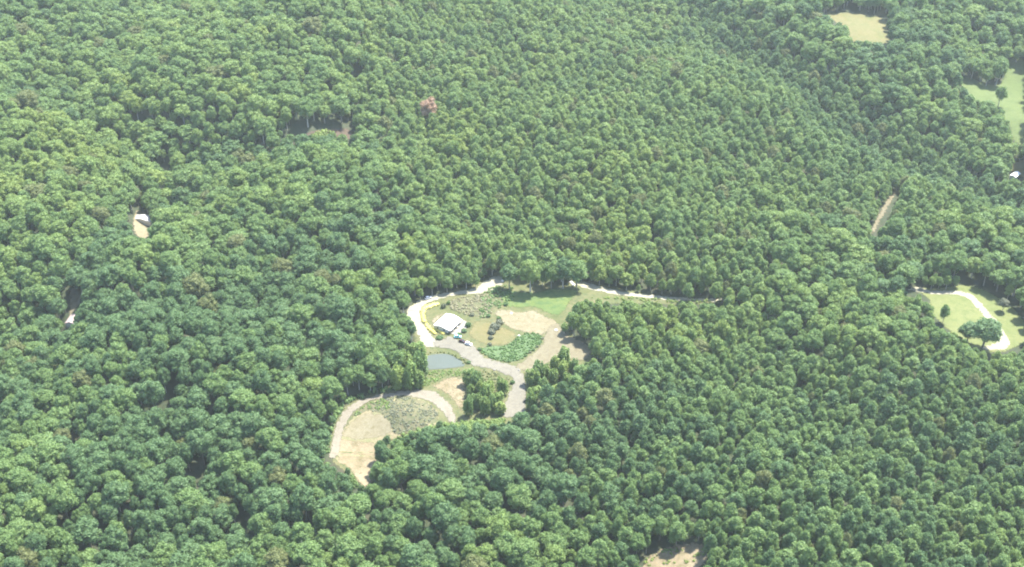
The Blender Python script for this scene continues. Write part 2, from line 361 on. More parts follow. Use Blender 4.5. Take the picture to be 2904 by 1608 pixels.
RCLEAR = c5([(850,700),(880,684),(980,668),(1000,690),(1090,715),(1290,705),(1330,655),(1400,640),(1520,655),(1630,700),(1720,775),(1780,820),(1850,870),(1900,940),(1914,1080),(1914,1180),(1800,1200),(1740,1250),(1530,1245),(1560,1200),(1480,1180),(1330,1100),(1250,1020),(1150,1000),(1090,900),(1080,770),(900,715)])
sheet('lawn', c5([(830,690),(980,655),(1090,690),(1330,640),(1520,670),(1720,780),(1860,880),(1960,1000),(1990,1180),(1850,1230),(1740,1280),(1500,1280),(1330,1150),(1150,1020),(1040,880),(1050,770)]), .12, M['mown'], 'yellowish mown lawn inside the bend of the right-hand road', 'lawn', fade_m=3)
sheet('gravel_road', c5([(850,700),(980,665),(1000,690),(1090,718),(1290,708),(1420,728),(1500,785),(1570,865),(1640,945),(1720,1045),(1800,1180),(1750,1250),(1520,1250),(1580,1200),(1690,1180),(1680,1090),(1600,990),(1500,885),(1430,795),(1370,762),(1290,748),(1090,748),(900,712)]), .2, M['gravel'], 'white gravel road bending round the right-hand lawn', 'road', fade_m=.8)
FIELD = c6([(340,90),(560,75),(810,115),(800,210),(815,300),(760,320),(700,295),(560,300),(530,180),(400,130)])
sheet('field', c6([(310,95),(560,85),(830,130),(850,220),(860,330),(760,380),(560,340),(480,200)]), .15, M['field'], 'golden mown hay field among the trees at the top right', 'field', fade_m=3, grid=4)
MEADOW = c6([(1350,560),(1450,590),(1600,655),(1680,640),(1700,500),(1720,440),(1825,480),(1825,1000),(1740,1040),(1720,900),(1690,830),(1600,760),(1480,740),(1400,690)])
sheet('meadow', c6([(1320,540),(1450,570),(1600,630),(1660,600),(1690,430),(1760,400),(1980,480),(1980,1060),(1740,1090),(1690,900),(1590,800),(1460,770),(1380,700)]), .15, M['meadow'], 'bright green meadow at the right edge', 'meadow', fade_m=3, grid=4)
SPOT_R = [(2868,462),(2904,452),(2904,480),(2896,498),(2866,500)]
sheet('lawn', [(2860,455),(2950,440),(2960,505),(2860,505)], .15, M['field'], 'tan grass behind the white-roofed shed at the right edge', 'lawn', grid=4)
TRACK = [(2526,546),(2548,543),(2512,604),(2482,656),(2464,664),(2474,635),(2490,600)]
sheet('path', [(2545,520),(2556,522),(2528,580),(2500,625),(2480,664),(2462,676),(2474,640),(2492,600),(2520,555)], .15, M['dirt'], 'narrow pale track through the right-hand forest', 'path', fade_m=.8, jit=.1)
SPOT_A = c7([(1085,285),(1150,285),(1225,355),(1235,440),(1165,490),(1090,450)])
sheet('sandy_yard', c7([(1070,270),(1160,270),(1250,350),(1260,450),(1170,530),(1060,470)]), .4, M['sand'], 'sandy yard in front of the small grey-roofed house', 'yard')
SPOT_B = c7([(565,905),(665,905),(655,985),(590,1010),(560,990)]); SPOT_C = c7([(545,1100),(630,1105),(600,1180),(560,1205),(535,1180)])
sheet('dirt_bank', c7([(540,890),(690,890),(680,1000),(600,1110),(640,1100),(620,1220),(520,1210),(560,1060)]), .45, M['dirt'], 'tan dirt bank showing between the trees on the left', 'ground')
SPOT_D = [(1815,1608),(1845,1572),(1905,1552),(1985,1540),(2003,1565),(1985,1592),(1930,1600),(1890,1608)]
sheet('sand', [(1800,1630),(1835,1570),(1905,1540),(1995,1528),(2020,1570),(1995,1620),(1900,1650)], .15, M['sand_slope'], 'small sandy opening in the forest at the bottom edge', 'sand', fade_m=3)
GAP_M = c8([(340,725),(340,690),(480,655),(600,610),(760,590),(900,600),(950,690),(960,735),(880,730),(760,700),(600,720),(540,735),(400,735)])
sheet('dirt_bank', c8([(300,770),(480,720),(600,690),(780,670),(950,680),(1010,770),(900,800),(600,800),(400,800)]), .15, M['bank'], 'brown bank of bare earth below the tall trunks', 'ground')

# ------------------------------------------------------------------ tree shapes
_ico = {}
def ico(sub):
    if sub not in _ico:
        b = bmesh.new(); bmesh.ops.create_icosphere(b, subdivisions=sub, radius=1); b.verts.ensure_lookup_table()
        _ico[sub] = (np.array([v.co[:] for v in b.verts]), [[v.index for v in f.verts] for f in b.faces]); b.free()
    return _ico[sub]
def cards(mb, P, Nn, S, r, asp=1.0):
    """Small leaf sprays: one kite-shaped face each, facing Nn."""
    Nn = Nn/np.linalg.norm(Nn, axis=1, keepdims=True)
    ref = r.normal(size=P.shape); A = np.cross(Nn, ref); A /= np.linalg.norm(A, axis=1, keepdims=True); B = np.cross(Nn, A)
    S = S[:, None]
    k0 = P - A*S*asp; k1 = P - B*S*.6 + Nn*S*.12; k2 = P + A*S*asp; k3 = P + B*S*.6 + Nn*S*.12
    V = np.stack([k0, k1, k2, k3], 1).reshape(-1, 3)
    mb.add(V, np.arange(len(V)).reshape(-1, 4))
def lobes_to_mesh(L, r, n_leaf, size, core=.84, sub=1, spread=.55):
    """L rows: centre xyz, radii xyz."""
    mb = MB(); iv, fi = ico(sub)
    for l in L:
        v = iv*(1+r.normal(0, .07, (len(iv), 1)))*l[3:6]*core + l[:3]
        mb.add(v, fi)
    w = L[:, 3]*L[:, 5]; w = w/w.sum()
    for l, q in zip(L, w):
        n = int(n_leaf*q)
        D = r.normal(size=(n, 3)); D[:, 2] += .35; D /= np.linalg.norm(D, axis=1, keepdims=True)
        P = l[:3] + D*l[3:6]*r.uniform(.84, 1.2, (n, 1))
        keep = np.ones(n, bool)
        for m_ in L:
            if m_ is l: continue
            keep &= (((P-m_[:3])/m_[3:6])**2).sum(1) > .62
        P, D = P[keep], D[keep]
        cards(mb, P, D/l[3:6]*l[3]+r.normal(0, spread, P.shape), r.uniform(.6, 1.25, len(P))*size, r)
    return mb
def round_crown(seed, R=5.5, H=19.0):
    r = np.random.default_rng(seed); L = []
    zc = H*.60; rz = H*.38
    n = int(r.integers(19, 27)); ph = r.uniform(0, 6.28)
    for i in range(n):
        t = (i+.5)/n; el = math.asin(np.clip(1-1.45*t, -1, 1)); az = ph+i*2.39996+r.uniform(-.3, .3)
        k = r.uniform(.56, .84)
        rr = R*r.uniform(.22, .40)
        L.append([R*k*math.cos(el)*math.cos(az), R*k*math.cos(el)*math.sin(az), zc+rz*k*math.sin(el)+r.uniform(-.6, .6), rr*r.uniform(.9, 1.15), rr*r.uniform(.9, 1.15), rr*r.uniform(.75, .95)])
    L.append([0, 0, zc-.5, R*.60, R*.60, rz*.66])
    return lobes_to_mesh(np.array(L), r, 3000, .46, spread=.85)
def narrow_crown(seed, R=3.4, H=15.0):
    r = np.random.default_rng(seed); L = []
    z0, z1 = H*.32, H
    n = int(r.integers(9, 13))
    for i in range(n):
        t = (i+.3)/n; az = i*2.39996+r.uniform(-.4, .4)
        prof = R*(1-t**2.6)**.6
        rr = R*(.60-.24*t)*r.uniform(.78, 1.2)
        k = max(0, prof-rr*.75)
        L.append([k*math.cos(az), k*math.sin(az), z0+(z1-z0)*(.12+.78*t), rr, rr, rr*1.15])
    L.append([0, 0, (z0+z1)/2-.5, R*.62, R*.62, (z1-z0)*.44])
    return lobes_to_mesh(np.array(L), r, 1900, .42, spread=.8)
def plume_crown(seed, R=2.4, H=9.0):
    r = np.random.default_rng(seed); L = []
    for i in range(8):
        az = i*2.39996+r.uniform(-.3, .3); k = R*r.uniform(.25, .68) if i else 0
        h = H*r.uniform(.68, .95) if i else H*.97
        rr = R*r.uniform(.24, .36)
        L.append([k*math.cos(az), k*math.sin(az), h*.54, rr, rr, h*.44])
    return lobes_to_mesh(np.array(L), r, 1300, .36, core=.68, spread=.8)
def shrub_mesh(seed, R=1.0, H=1.2):
    r = np.random.default_rng(seed); L = []
    for i in range(6):
        az = i*2.4; k = R*.5 if i else 0
        L.append([k*math.cos(az), k*math.sin(az), H*r.uniform(.35, .6), R*r.uniform(.4, .6), R*r.uniform(.4, .6), H*r.uniform(.35, .48)])
    return lobes_to_mesh(np.array(L), r, 420, .22, core=.8)
def trunk_mesh(seed, H, R, rad, top=.8, limbs=5, lo=.42):
    r = np.random.default_rng(seed); mb = MB()
    b = r.normal(0, .02*H, 2)
    mb.tube([(0,0,-.5), (0,0,.3), (b[0]*.4, b[1]*.4, H*.35), (b[0], b[1], H*top)], [rad*1.5, rad*1.1, rad*.8, rad*.25])
    for i in range(limbs):
        az = i*2.4+r.uniform(-.3, .3); z = H*(lo+.3*i/limbs); k = R*r.uniform(.5, .8)
        mb.tube([(b[0]*.6, b[1]*.6, z), (k*.5*math.cos(az), k*.5*math.sin(az), z+H*.08), (k*math.cos(az), k*math.sin(az), z+H*.17)], [rad*.45, rad*.3, rad*.1], 5)
    return mb

def meshdata(mb, name, mat):
    me = bpy.data.meshes.new(name); me.from_pydata(mb.v, [], mb.f); me.update(); me.materials.append(mat); return me
# kinds: broadleaf_tree (wide lobed crown), slender_tree (narrow domed crown)
ROUND = []   # (mesh, tone)
for tone in range(5):
    for k in range(4 if tone < 4 else 2):
        ROUND.append((meshdata(round_crown(100+tone*10+k), 'crown', M['leaf%d' % tone]), tone))
NARROW = []
for tone in range(5):
    for k in range(5 if tone < 4 else 1):
        NARROW.append((meshdata(narrow_crown(300+tone*10+k), 'crown', M['leaf%d' % tone]), tone))
R_TRUNK = [meshdata(trunk_mesh(500+k, 19, 5.5, .36), 'trunk', M['bark_pale'] if k else M['bark']) for k in range(2)]
N_TRUNK = [meshdata(trunk_mesh(510+k, 15, 3.4, .22, lo=.4), 'trunk', M['bark_pale'] if k else M['bark']) for k in range(2)]
PLUME = [meshdata(plume_crown(600+k), 'crown', M['leaf%d' % t]) for k, t in enumerate((1, 2, 1, 0))]
P_TRUNK = meshdata(trunk_mesh(520, 9, 2.4, .13, lo=.2, limbs=4), 'trunk', M['bark'])

def place_tree(name, crown, trunk, loc, rz, s, label, cat='tree', group=None):
    t = empty(name, loc, rz, s); tag(t, label, cat, group)
    for nm, me_ in (('crown', crown), ('trunk', trunk)):
        c = bpy.data.objects.new(nm, me_); COL.objects.link(c); c.parent = t
    return t
def own_tree(name, bx, by, topy, wpx, kind, tone, label, mat=None, group=None, seed=0, aspect=1.0):
    """A tree given by the photo pixels of its foot, its top and its crown width."""
    x, y, z = at(bx, by); s = pxm(bx, by)
    H = (by-topy)/(s*math.cos(math.radians(35))); R = wpx/s/2
    if kind == 'round': cm, tm, h0, r0 = ROUND, R_TRUNK, 19.0, 5.5
    else: cm, tm, h0, r0 = NARROW, N_TRUNK, 15.0, 3.4
    c = [m_ for m_, t in cm if t == tone]; crown = c[seed % len(c)]
    if kind == 'plume': crown, tm, h0, r0 = PLUME[seed % len(PLUME)], [P_TRUNK], 9.0, 2.4
    if mat: crown = crown.copy(); crown.materials[0] = mat
    OWN.append((x, y, R))
    return place_tree(name, crown, tm[seed % len(tm)], (x, y, z-.1), seed*1.3, (R/r0, R/r0*aspect, H/h0), label, group=group)
OWN = []
# single trees one can tell apart
own_tree('broadleaf_tree', *c1([(1830,325)])[0], 738, 62, 'round', 1, 'light green leafy tree standing alone at the top of the bright grass', seed=1)
own_tree('broadleaf_tree', *c1([(1650,300)])[0], 755, 52, 'round', 3, 'dark tree at the upper end of the white gravel road', seed=2)
own_tree('broadleaf_tree', *c1([(2010,300)])[0], 742, 48, 'round', 2, 'left tree of the dark clump shading the bright grass', seed=0)
own_tree('broadleaf_tree', *c1([(2110,295)])[0], 735, 56, 'round', 3, 'middle tree of the dark clump shading the bright grass', seed=1)
own_tree('broadleaf_tree', *c1([(2225,290)])[0], 738, 60, 'round', 2, 'right tree of the dark clump, beside the gravel road end', seed=2)
own_tree('columnar_tree', *c5([(1182,1000)])[0], 864, 27, 'narrow', 2, 'dark columnar tree at the left edge of the right-hand lawn', seed=1)
own_tree('spreading_tree', *c5([(1540,1225)])[0], 905, 92, 'round', 3, 'large dark spreading tree overhanging the end of the white road', seed=0)
own_tree('broadleaf_tree', *c5([(1400,1180)])[0], 918, 58, 'round', 3, 'dark tree left of the large spreading tree by the road end', seed=2)
own_tree('small_tree', *c5([(1720,895)])[0], 846, 28, 'round', 4, 'small pale tree alone on the grass outside the road bend', mat=M['leaf_grey'], seed=1)
own_tree('small_tree', *c6([(1635,780)])[0], 250, 34, 'round', 2, 'tree standing in the gap between the two bright meadows', seed=1)
own_tree('dying_tree', 1216, 358, 284, 46, 'round', 4, 'rusty red dying tree in the green forest left of centre', mat=M['leaf_red'], seed=0)
for i, (a, b, w, h, tn) in enumerate([(1010,690,52,34,2),(1075,700,64,37,1),(1140,700,60,38,2),(1210,700,66,40,1),(1285,690,60,36,2)]):
    bx, by = c5([(a, b)])[0]
    own_tree('roadside_tree', bx, by, by-h, w*.36, 'round', tn, '%s small tree in the row above the right-hand road' % ['leftmost', 'second from left', 'middle', 'second from right', 'rightmost'][i], group='small trees along the right-hand road', seed=i)
G_ISL, G_RT, G_PD = 'young trees between the sandy bank and the drive', 'feathery young trees on the right side of the drive', 'feathery trees on the left shore of the pond'
def plumes(pts, hs, w, group, tmpl):
    order = sorted(range(len(pts)), key=lambda k: (pts[k][1], pts[k][0]))
    for i, (a, b) in enumerate(pts):
        bx, by = c1([(a, b)])[0]
        k = order.index(i); h = hs*(1+.25*math.sin(i*2.1))
        own_tree('young_tree', bx, by, by-h, w*(1+.2*math.cos(i*1.7)), 'plume', 2, tmpl % ORD[k], group=group, seed=i)
ORD = ['highest', 'second highest', 'third highest', 'fourth highest', 'fifth highest', 'sixth highest', 'seventh highest', 'eighth highest', 'ninth highest', 'tenth highest', 'eleventh highest', 'twelfth highest', 'thirteenth highest', 'fourteenth highest', 'fifteenth highest', 'sixteenth highest']
plumes([(1310,1130),(1370,1170),(1320,1220),(1400,1220),(1440,1280),(1330,1310),(1390,1330),(1480,1240),(1540,1290),(1500,1350),(1440,1380),(1570,1370),(1590,1200),(1300,1390)], 46, 38, G_ISL, 'feathery young tree between sandy bank and drive, %s of the clump')
plumes([(1850,1130),(1900,1080),(1960,1060),(2040,1010),(2110,970),(1940,1170),(2030,1120),(2110,1070),(1860,1240),(1960,1280),(1840,1340),(2060,1220),(2160,1160),(2200,1060)], 46, 40, G_RT, 'feathery young tree right of the drive, %s of the thicket')
plumes([(870,960),(885,1060),(880,1140),(810,1060),(800,1150),(730,1130),(760,1010),(690,1160),(830,900)], 62, 48, G_PD, 'tall feathery tree left of the pond, %s of its clump')

# ------------------------------------------------------------------ the forest: positions
mask = np.zeros((804, 1452), bool)
mx_, my_ = np.meshgrid(np.arange(1452)*2.0+1, np.arange(804)*2.0+1)
def burn(poly):
    xs = [p[0] for p in poly]; ys = [p[1] for p in poly]
    i0, i1 = max(0, int(min(ys)/2)-1), min(804, int(max(ys)/2)+2); j0, j1 = max(0, int(min(xs)/2)-1), min(1452, int(max(xs)/2)+2)
    mask[i0:i1, j0:j1] |= inside(mx_[i0:i1, j0:j1], my_[i0:i1, j0:j1], poly)
def ell(cx, cy_, a, b): return [(cx+a*math.cos(t*.5236), cy_+b*math.sin(t*.5236)) for t in range(12)]
YOUNG_R = c1([(1790,1010),(2000,930),(2100,880),(2230,930),(2230,1100),(2080,1250),(1950,1330),(1800,1400)])
YOUNG_P = c1([(900,880),(830,860),(760,960),(680,1100),(700,1170),(900,1180)])
for q in (CLEAR, RCLEAR, FIELD, MEADOW, SPOT_R, TRACK, SPOT_A, SPOT_B, SPOT_C, SPOT_D, GAP_M): burn(q)
# dark openings in the canopy
for e in ((567,1324,10,24),(220,1239,10,12),(700,1473,7,14),(400,330,14,8),(470,470,12,8),(1015,200,12,12)): burn(ell(*e))
integ = np.zeros((805, 1453)); integ[1:, 1:] = mask.cumsum(0).cumsum(1)
def anyin(x0, x1, y0, y1):
    i0, i1 = int(min(max(y0/2, 0), 804)), int(min(max(y1/2+1, 0), 804)); j0, j1 = int(min(max(x0/2, 0), 1452)), int(min(max(x1/2+1, 0), 1452))
    return integ[i1, j1]-integ[i0, j1]-integ[i1, j0]+integ[i0, j0] > 0
def vnoise(x, y, s, seed):
    r = np.random.default_rng(seed); g = r.random((64, 64))
    u, v = x/s+30, y/s+5; i, j = np.floor(u).astype(int), np.floor(v).astype(int); a, b = sstep(u-i), sstep(v-j)
    G = lambda p, q: g[p % 64, q % 64]
    return (G(i,j)*(1-a)+G(i+1,j)*a)*(1-b)+(G(i,j+1)*(1-a)+G(i+1,j+1)*a)*b
NC = 200000
cyy = rng.uniform(355, 1330, NC); half = (cyy*CP+CAM_H*SP)*.4245+75
cxx = rng.uniform(-1, 1, NC)*half
area = half/half.max(); keep = rng.random(NC) < area; cxx, cyy = cxx[keep], cyy[keep]
czz = hgt(cxx, cyy)
bpx, bpy_, bdep = project(cxx, cyy, czz)
n1 = vnoise(cxx, cyy, 60, 1)*.6+vnoise(cxx, cyy, 22, 2)*.4
n2 = vnoise(cxx, cyy, 38, 3)*.6+vnoise(cxx, cyy, 15, 4)*.4
# narrow crowns on the right, wide ones on the left, at the top right and here and there between
edge = 1180+np.clip((bpy_-600)/1000, -.4, 1)*480
pn = sstep((bpx-edge)/260+.5)
pn *= 1-.85*sstep((bpx-1950-(bpy_)*1.6)/150+.5)*(bpy_ < 560)
pn *= 1-.9*((bpx > 2180) & (bpy_ > 660) & (bpy_ < 1020))
narrow = rng.random(len(cxx)) < pn*(.62+.5*(n1 > .42))
far = np.clip((1500-bpy_)/1400, 0, 1)
Rm = np.where(narrow, 3.5+1.2*far, 5.3+1.2*far)
Rm = np.where(~narrow & (pn > .8), Rm*.78, Rm)
Rm = Rm*np.exp(np.clip(rng.normal(0, .21, len(Rm)), -.4, .3))
Hm = np.where(narrow, 14.5, 19.0)*(.55+.45*Rm/np.where(narrow, 3.6, 5.6))*rng.uniform(.78, 1.2, len(Rm))
# a second pass of younger trees closes the canopy between the big ones
rank = np.arange(len(Rm))/len(Rm)
small = rank > .5; Rm[small] *= .64; Hm[small] *= .78
small = rank > .82; Rm[small] *= .68; Hm[small] *= .62
grid = {}
CS = 8.0
for ox, oy, orr in OWN: grid.setdefault((int(ox//CS), int(oy//CS)), []).append((ox, oy, orr))
acc = []
yr = inside(bpx, bpy_, YOUNG_R) | inside(bpx, bpy_, YOUNG_P) | inside(bpx, bpy_, CLEAR)
for i in range(len(cxx)):
    x, y, z, R, H = cxx[i], cyy[i], czz[i], Rm[i], Hm[i]
    gi, gj = int(x//CS), int(y//CS); ok = True
    for a in (-2, -1, 0, 1, 2):
        for b in (-2, -1, 0, 1, 2):
            for (qx, qy, qr) in grid.get((gi+a, gj+b), ()):
                if (qx-x)**2+(qy-y)**2 < ((.72 if narrow[i] else .68)*(R+qr))**2: ok = False; break
            if not ok: break
        if not ok: break
    if not ok or yr[i]: continue
    s = FPX/bdep[i]
    top = bpy_[i]-H*s*.82; bot = bpy_[i]-H*s*.82*.30; w = R*s*.92
    if anyin(bpx[i]-w, bpx[i]+w, top+.3*(bot-top), bot-.15*(bot-top)) or anyin(bpx[i]-w*.6, bpx[i]+w*.6, top, bot): continue
    if 0 < bpx[i] < 2904 and 0 < bpy_[i] < 1608 and mask[int(bpy_[i]/2), int(bpx[i]/2)] and not inside(bpx[i], bpy_[i], GAP_M): continue
    grid.setdefault((gi, gj), []).append((x, y, R)); acc.append(i)
acc = np.array(acc)
TX, TY, TZ, TR, TH, TN = cxx[acc], cyy[acc], czz[acc], Rm[acc], Hm[acc], narrow[acc]
TPX, TPY, TD = bpx[acc], bpy_[acc], bdep[acc]
n2 = n2[acc]; n1 = n1[acc]
# stands: dark in the left middle and top right, light in the upper left and centre right
bias = .30*np.exp(-(((TPX-560)/420)**2+((TPY-980)/170)**2)) + .22*np.exp(-(((TPX-1500)/350)**2+((TPY-1330)/200)**2)) + .22*np.exp(-(((TPX-2500)/400)**2+((TPY-200)/200)**2)) + .18*np.exp(-(((TPX-900)/200)**2+((TPY-650)/120)**2))
bias -= .20*np.exp(-(((TPX-250)/450)**2+((TPY-450)/220)**2)) + .16*np.exp(-(((TPX-1850)/500)**2+((TPY-820)/220)**2))+.12*np.exp(-(((TPX-1500)/500)**2+((TPY-350)/220)**2))
q = n2*.38+n1*.27+rng.random(len(acc))*.35+bias
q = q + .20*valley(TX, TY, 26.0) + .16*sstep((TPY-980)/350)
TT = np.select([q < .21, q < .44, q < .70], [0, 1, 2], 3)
TT[rng.random(len(acc)) < .03] = 4
rvar = [[k for k, (_, t) in enumerate(ROUND) if t == T] for T in range(5)]; nvar = [[k for k, (_, t) in enumerate(NARROW) if t == T] for T in range(5)]
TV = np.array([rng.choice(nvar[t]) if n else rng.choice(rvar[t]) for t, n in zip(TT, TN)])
ROT = rng.uniform(0, 6.283, len(acc))
# which trees show largest: paint crown ellipses far to near at a third of the photo's size
own_id = np.full((536, 968), -1, int)
for i in np.argsort(-TD):
    s = FPX/TD[i]/3; cx0, cy0 = TPX[i]/3, TPY[i]/3-TH[i]*s*.82*.66; a, b = TR[i]*s*.95, TH[i]*s*.30+TR[i]*s*.25
    i0, i1, j0, j1 = int(cy0-b), int(cy0+b)+1, int(cx0-a), int(cx0+a)+1
    if i1 <= 0 or j1 <= 0 or i0 >= 536 or j0 >= 968: continue
    i0, j0 = max(i0, 0), max(j0, 0); i1, j1 = min(i1, 536), min(j1, 968)
    yy, xx = np.mgrid[i0:i1, j0:j1]
    own_id[i0:i1, j0:j1][((yy-cy0)/b)**2+((xx-cx0)/a)**2 < 1] = i
seen = np.bincount(own_id[own_id >= 0], minlength=len(acc))
single = np.zeros(len(acc), bool)
NB = 292
for kind, cap in ((False, NB-8), (True, NB)):
    k = np.where((TN == kind) & (seen > 0))[0]; k = k[np.argsort(-seen[k])][:cap]; single[k] = True
# ---- labels that single each tree out: size, tone, place, order
def place_words(px, py):
    hx = ['at left edge', 'at far left', 'on the left', 'left of centre', 'in the centre', 'right of centre', 'on the right', 'at far right', 'at right edge'][int(np.clip(px/PW*9, 0, 8))]
    vy = ['near the top', 'in upper forest', 'level with red tree', 'above house level', 'level with house', 'level with pond', 'level with sand pit', 'below sand pit level', 'above bottom row', 'along bottom edge'][int(np.clip(py/PH*10, 0, 9))]
    return hx+', '+vy
singles = np.where(single)[0]
bucket = {}
for i in singles:
    s = FPX/TD[i]; cy0 = TPY[i]-TH[i]*s*.82*.7
    h0 = 14.5 if TN[i] else 19.0
    size = 'large' if TH[i] > h0*1.07 else 'small' if TH[i] < h0*.93 else 'medium'
    key = '%s %s %s-crowned tree %s' % (size, TONES[TT[i]], 'narrow' if TN[i] else 'round', place_words(TPX[i], cy0))
    bucket.setdefault(key, []).append((TPX[i], i))
LAB = {}
for key, v in bucket.items():
    v.sort(); n = len(v)
    for j, (_, i) in enumerate(v):
        LAB[i] = key if n == 1 else key+', '+(['left one', 'right one'] if n == 2 else ['leftmost', 'middle one', 'rightmost'] if n == 3 else ['leftmost']+['%s from left' % w for w in ('second', 'third', 'fourth', 'fifth', 'sixth', 'seventh', 'eighth', 'ninth')][:n-2]+['rightmost'])[j]
src = {}
for i in singles:
    n = TN[i]; cm = NARROW if n else ROUND; h0, r0 = (15.0, 3.4) if n else (19.0, 5.5)
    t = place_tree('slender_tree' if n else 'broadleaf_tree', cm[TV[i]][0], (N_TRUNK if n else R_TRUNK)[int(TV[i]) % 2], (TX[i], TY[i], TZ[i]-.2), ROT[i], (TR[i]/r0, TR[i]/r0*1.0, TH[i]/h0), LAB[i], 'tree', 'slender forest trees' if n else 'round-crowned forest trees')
    src.setdefault((bool(n), int(TV[i])), t.children[0])
    src.setdefault((bool(n), 'trunk%d' % (int(TV[i]) % 2)), t.children[1])
# ---- the rest of the forest, one object
rest = np.where(~single)[0]
me = bpy.data.meshes.new('forest'); me.vertices.add(len(rest))
me.vertices.foreach_set('co', np.column_stack([TX[rest], TY[rest], TZ[rest]-.2]).ravel())
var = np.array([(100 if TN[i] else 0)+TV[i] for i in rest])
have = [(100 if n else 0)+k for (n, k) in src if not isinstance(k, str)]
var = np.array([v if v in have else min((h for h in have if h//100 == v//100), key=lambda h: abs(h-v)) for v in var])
for nm, typ, dat in (('variant', 'INT', var.astype(np.int32)), ('thin', 'INT', TN[rest].astype(np.int32)),
                     ('turn', 'FLOAT_VECTOR', np.column_stack([0*ROT[rest], 0*ROT[rest], ROT[rest]]).ravel()),
                     ('size', 'FLOAT_VECTOR', np.column_stack([np.where(TN[rest], TR[rest]/3.4, TR[rest]/5.5)]*2+[np.where(TN[rest], TH[rest]/15., TH[rest]/19.)]).ravel())):
    a_ = me.attributes.new(nm, typ, 'POINT'); a_.data.foreach_set('vector' if typ == 'FLOAT_VECTOR' else 'value', dat)
forest = bpy.data.objects.new('forest', me); COL.objects.link(forest)
tag(forest, 'dense mixed green broadleaf forest covering the hills behind the nearest trees', 'forest', kind='stuff')
ng = bpy.data.node_groups.new('forest', 'GeometryNodeTree')
ng.interface.new_socket('Geometry', in_out='INPUT', socket_type='NodeSocketGeometry'); ng.interface.new_socket('Geometry', in_out='OUTPUT', socket_type='NodeSocketGeometry')
gi = ng.nodes.new('NodeGroupInput'); go = ng.nodes.new('NodeGroupOutput'); jn = ng.nodes.new('GeometryNodeJoinGeometry')
def named(nm, t):
    n = ng.nodes.new('GeometryNodeInputNamedAttribute'); n.data_type = t; n.inputs[0].default_value = nm; return n.outputs[0]
a_var, a_thin, a_turn, a_size = named('variant', 'INT'), named('thin', 'INT'), named('turn', 'FLOAT_VECTOR'), named('size', 'FLOAT_VECTOR')
def branch(ob, attr, val):
    c = ng.nodes.new('FunctionNodeCompare'); c.data_type = 'INT'; c.operation = 'EQUAL'
    ng.links.new(attr, c.inputs[2]); c.inputs[3].default_value = val
    oi = ng.nodes.new('GeometryNodeObjectInfo'); oi.inputs['Object'].default_value = ob; oi.inputs['As Instance'].default_value = True; oi.transform_space = 'ORIGINAL'
    ip = ng.nodes.new('GeometryNodeInstanceOnPoints')
    ng.links.new(gi.outputs[0], ip.inputs['Points']); ng.links.new(c.outputs[0], ip.inputs['Selection']); ng.links.new(oi.outputs['Geometry'], ip.inputs['Instance'])
    ng.links.new(a_turn, ip.inputs['Rotation']); ng.links.new(a_size, ip.inputs['Scale']); ng.links.new(ip.outputs[0], jn.inputs[0])
for (n, k), ob in src.items():
    if not isinstance(k, str): branch(ob, a_var, (100 if n else 0)+k)
branch(src[(False, 'trunk0')] if (False, 'trunk1') not in src else src[(False, 'trunk1')], a_thin, 0); branch(src[(True, 'trunk1')] if (True, 'trunk1') in src else src[(True, 'trunk0')], a_thin, 1)
ng.links.new(jn.outputs[0], go.inputs[0])
md = forest.modifiers.new('forest', 'NODES'); md.node_group = ng
print('TREES', len(acc), 'singles', len(singles), 'narrow', int(TN.sum()))

# ------------------------------------------------------------------ low vegetation
def tufts(name, pxpoly, n, R, H, mat, label, cat='scrub', leaves=14, lift=.1, size=.2):
    W = world_poly(pxpoly, jit=0, smooth=1); A = np.array(W); x0, y0 = A.min(0); x1, y1 = A.max(0)
    X = rng.uniform(x0, x1, n*3); Y = rng.uniform(y0, y1, n*3); k = inside(X, Y, W)
    k &= vnoise(X, Y, 5, 9)*.6+vnoise(X, Y, 2, 10)*.4+rng.uniform(-.14, .14, len(X)) > .38
    X, Y = X[k][:n], Y[k][:n]; Z = hgt(X, Y)+lift
    mb = MB(); r = rng
    S = r.uniform(.5, 1.3, len(X))
    iv, fi = ico(1)
    for x, y, z, s in zip(X, Y, Z, S):
        mb.add(iv*np.array([R*s*.6, R*s*.6, H*s*.5])*(1+r.normal(0, .12, (len(iv), 1)))+np.array([x, y, z+H*s*.3]), fi)
        D = r.normal(size=(leaves, 3)); D[:, 2] = np.abs(D[:, 2]); D /= np.linalg.norm(D, axis=1, keepdims=True)
        cards(mb, D*np.array([R*s, R*s, H*s])*r.uniform(.6, 1.05, (leaves, 1))+np.array([x, y, z]), D+r.normal(0, .6, D.shape), r.uniform(.6, 1.3, leaves)*size*(.6+s*.6), r)
    o = mb.build(name, mat); return tag(o, label, cat, kind='stuff')
tufts('scrub', c1([(1100,395),(1360,355),(1480,340),(1520,440),(1480,550),(1380,545),(1240,515),(1150,480)]), 240, 1.0, 1.1, M['leaf_dry'], 'pale dry scrub between the house and the upper road')
tufts('scrub', c1([(1400,330),(1600,260),(1720,310),(1640,450),(1500,480),(1440,560),(1350,540),(1420,450)]), 230, 1.1, 1.2, M['leaf2'], 'green scrub above the sandy flat')
tufts('bog_plants', c1([(1385,825),(1480,785),(1600,800),(1680,760),(1740,690),(1830,680),(1935,690),(1935,760),(1860,825),(1740,920),(1640,940),(1520,910),(1430,870)]), 420, .9, 1.0, M['leaf_bright'], 'lush green plants filling the boggy hollow')
tufts('weeds', c4([(420,560),(500,450),(720,350),(1050,320),(1200,340),(1340,390),(1440,500),(1400,620),(1200,690),(960,780),(880,700),(880,620),(720,490),(560,490)]), 430, .75, .55, M['leaf_grey'], 'grey-green weeds on the mound inside the gravel loop')
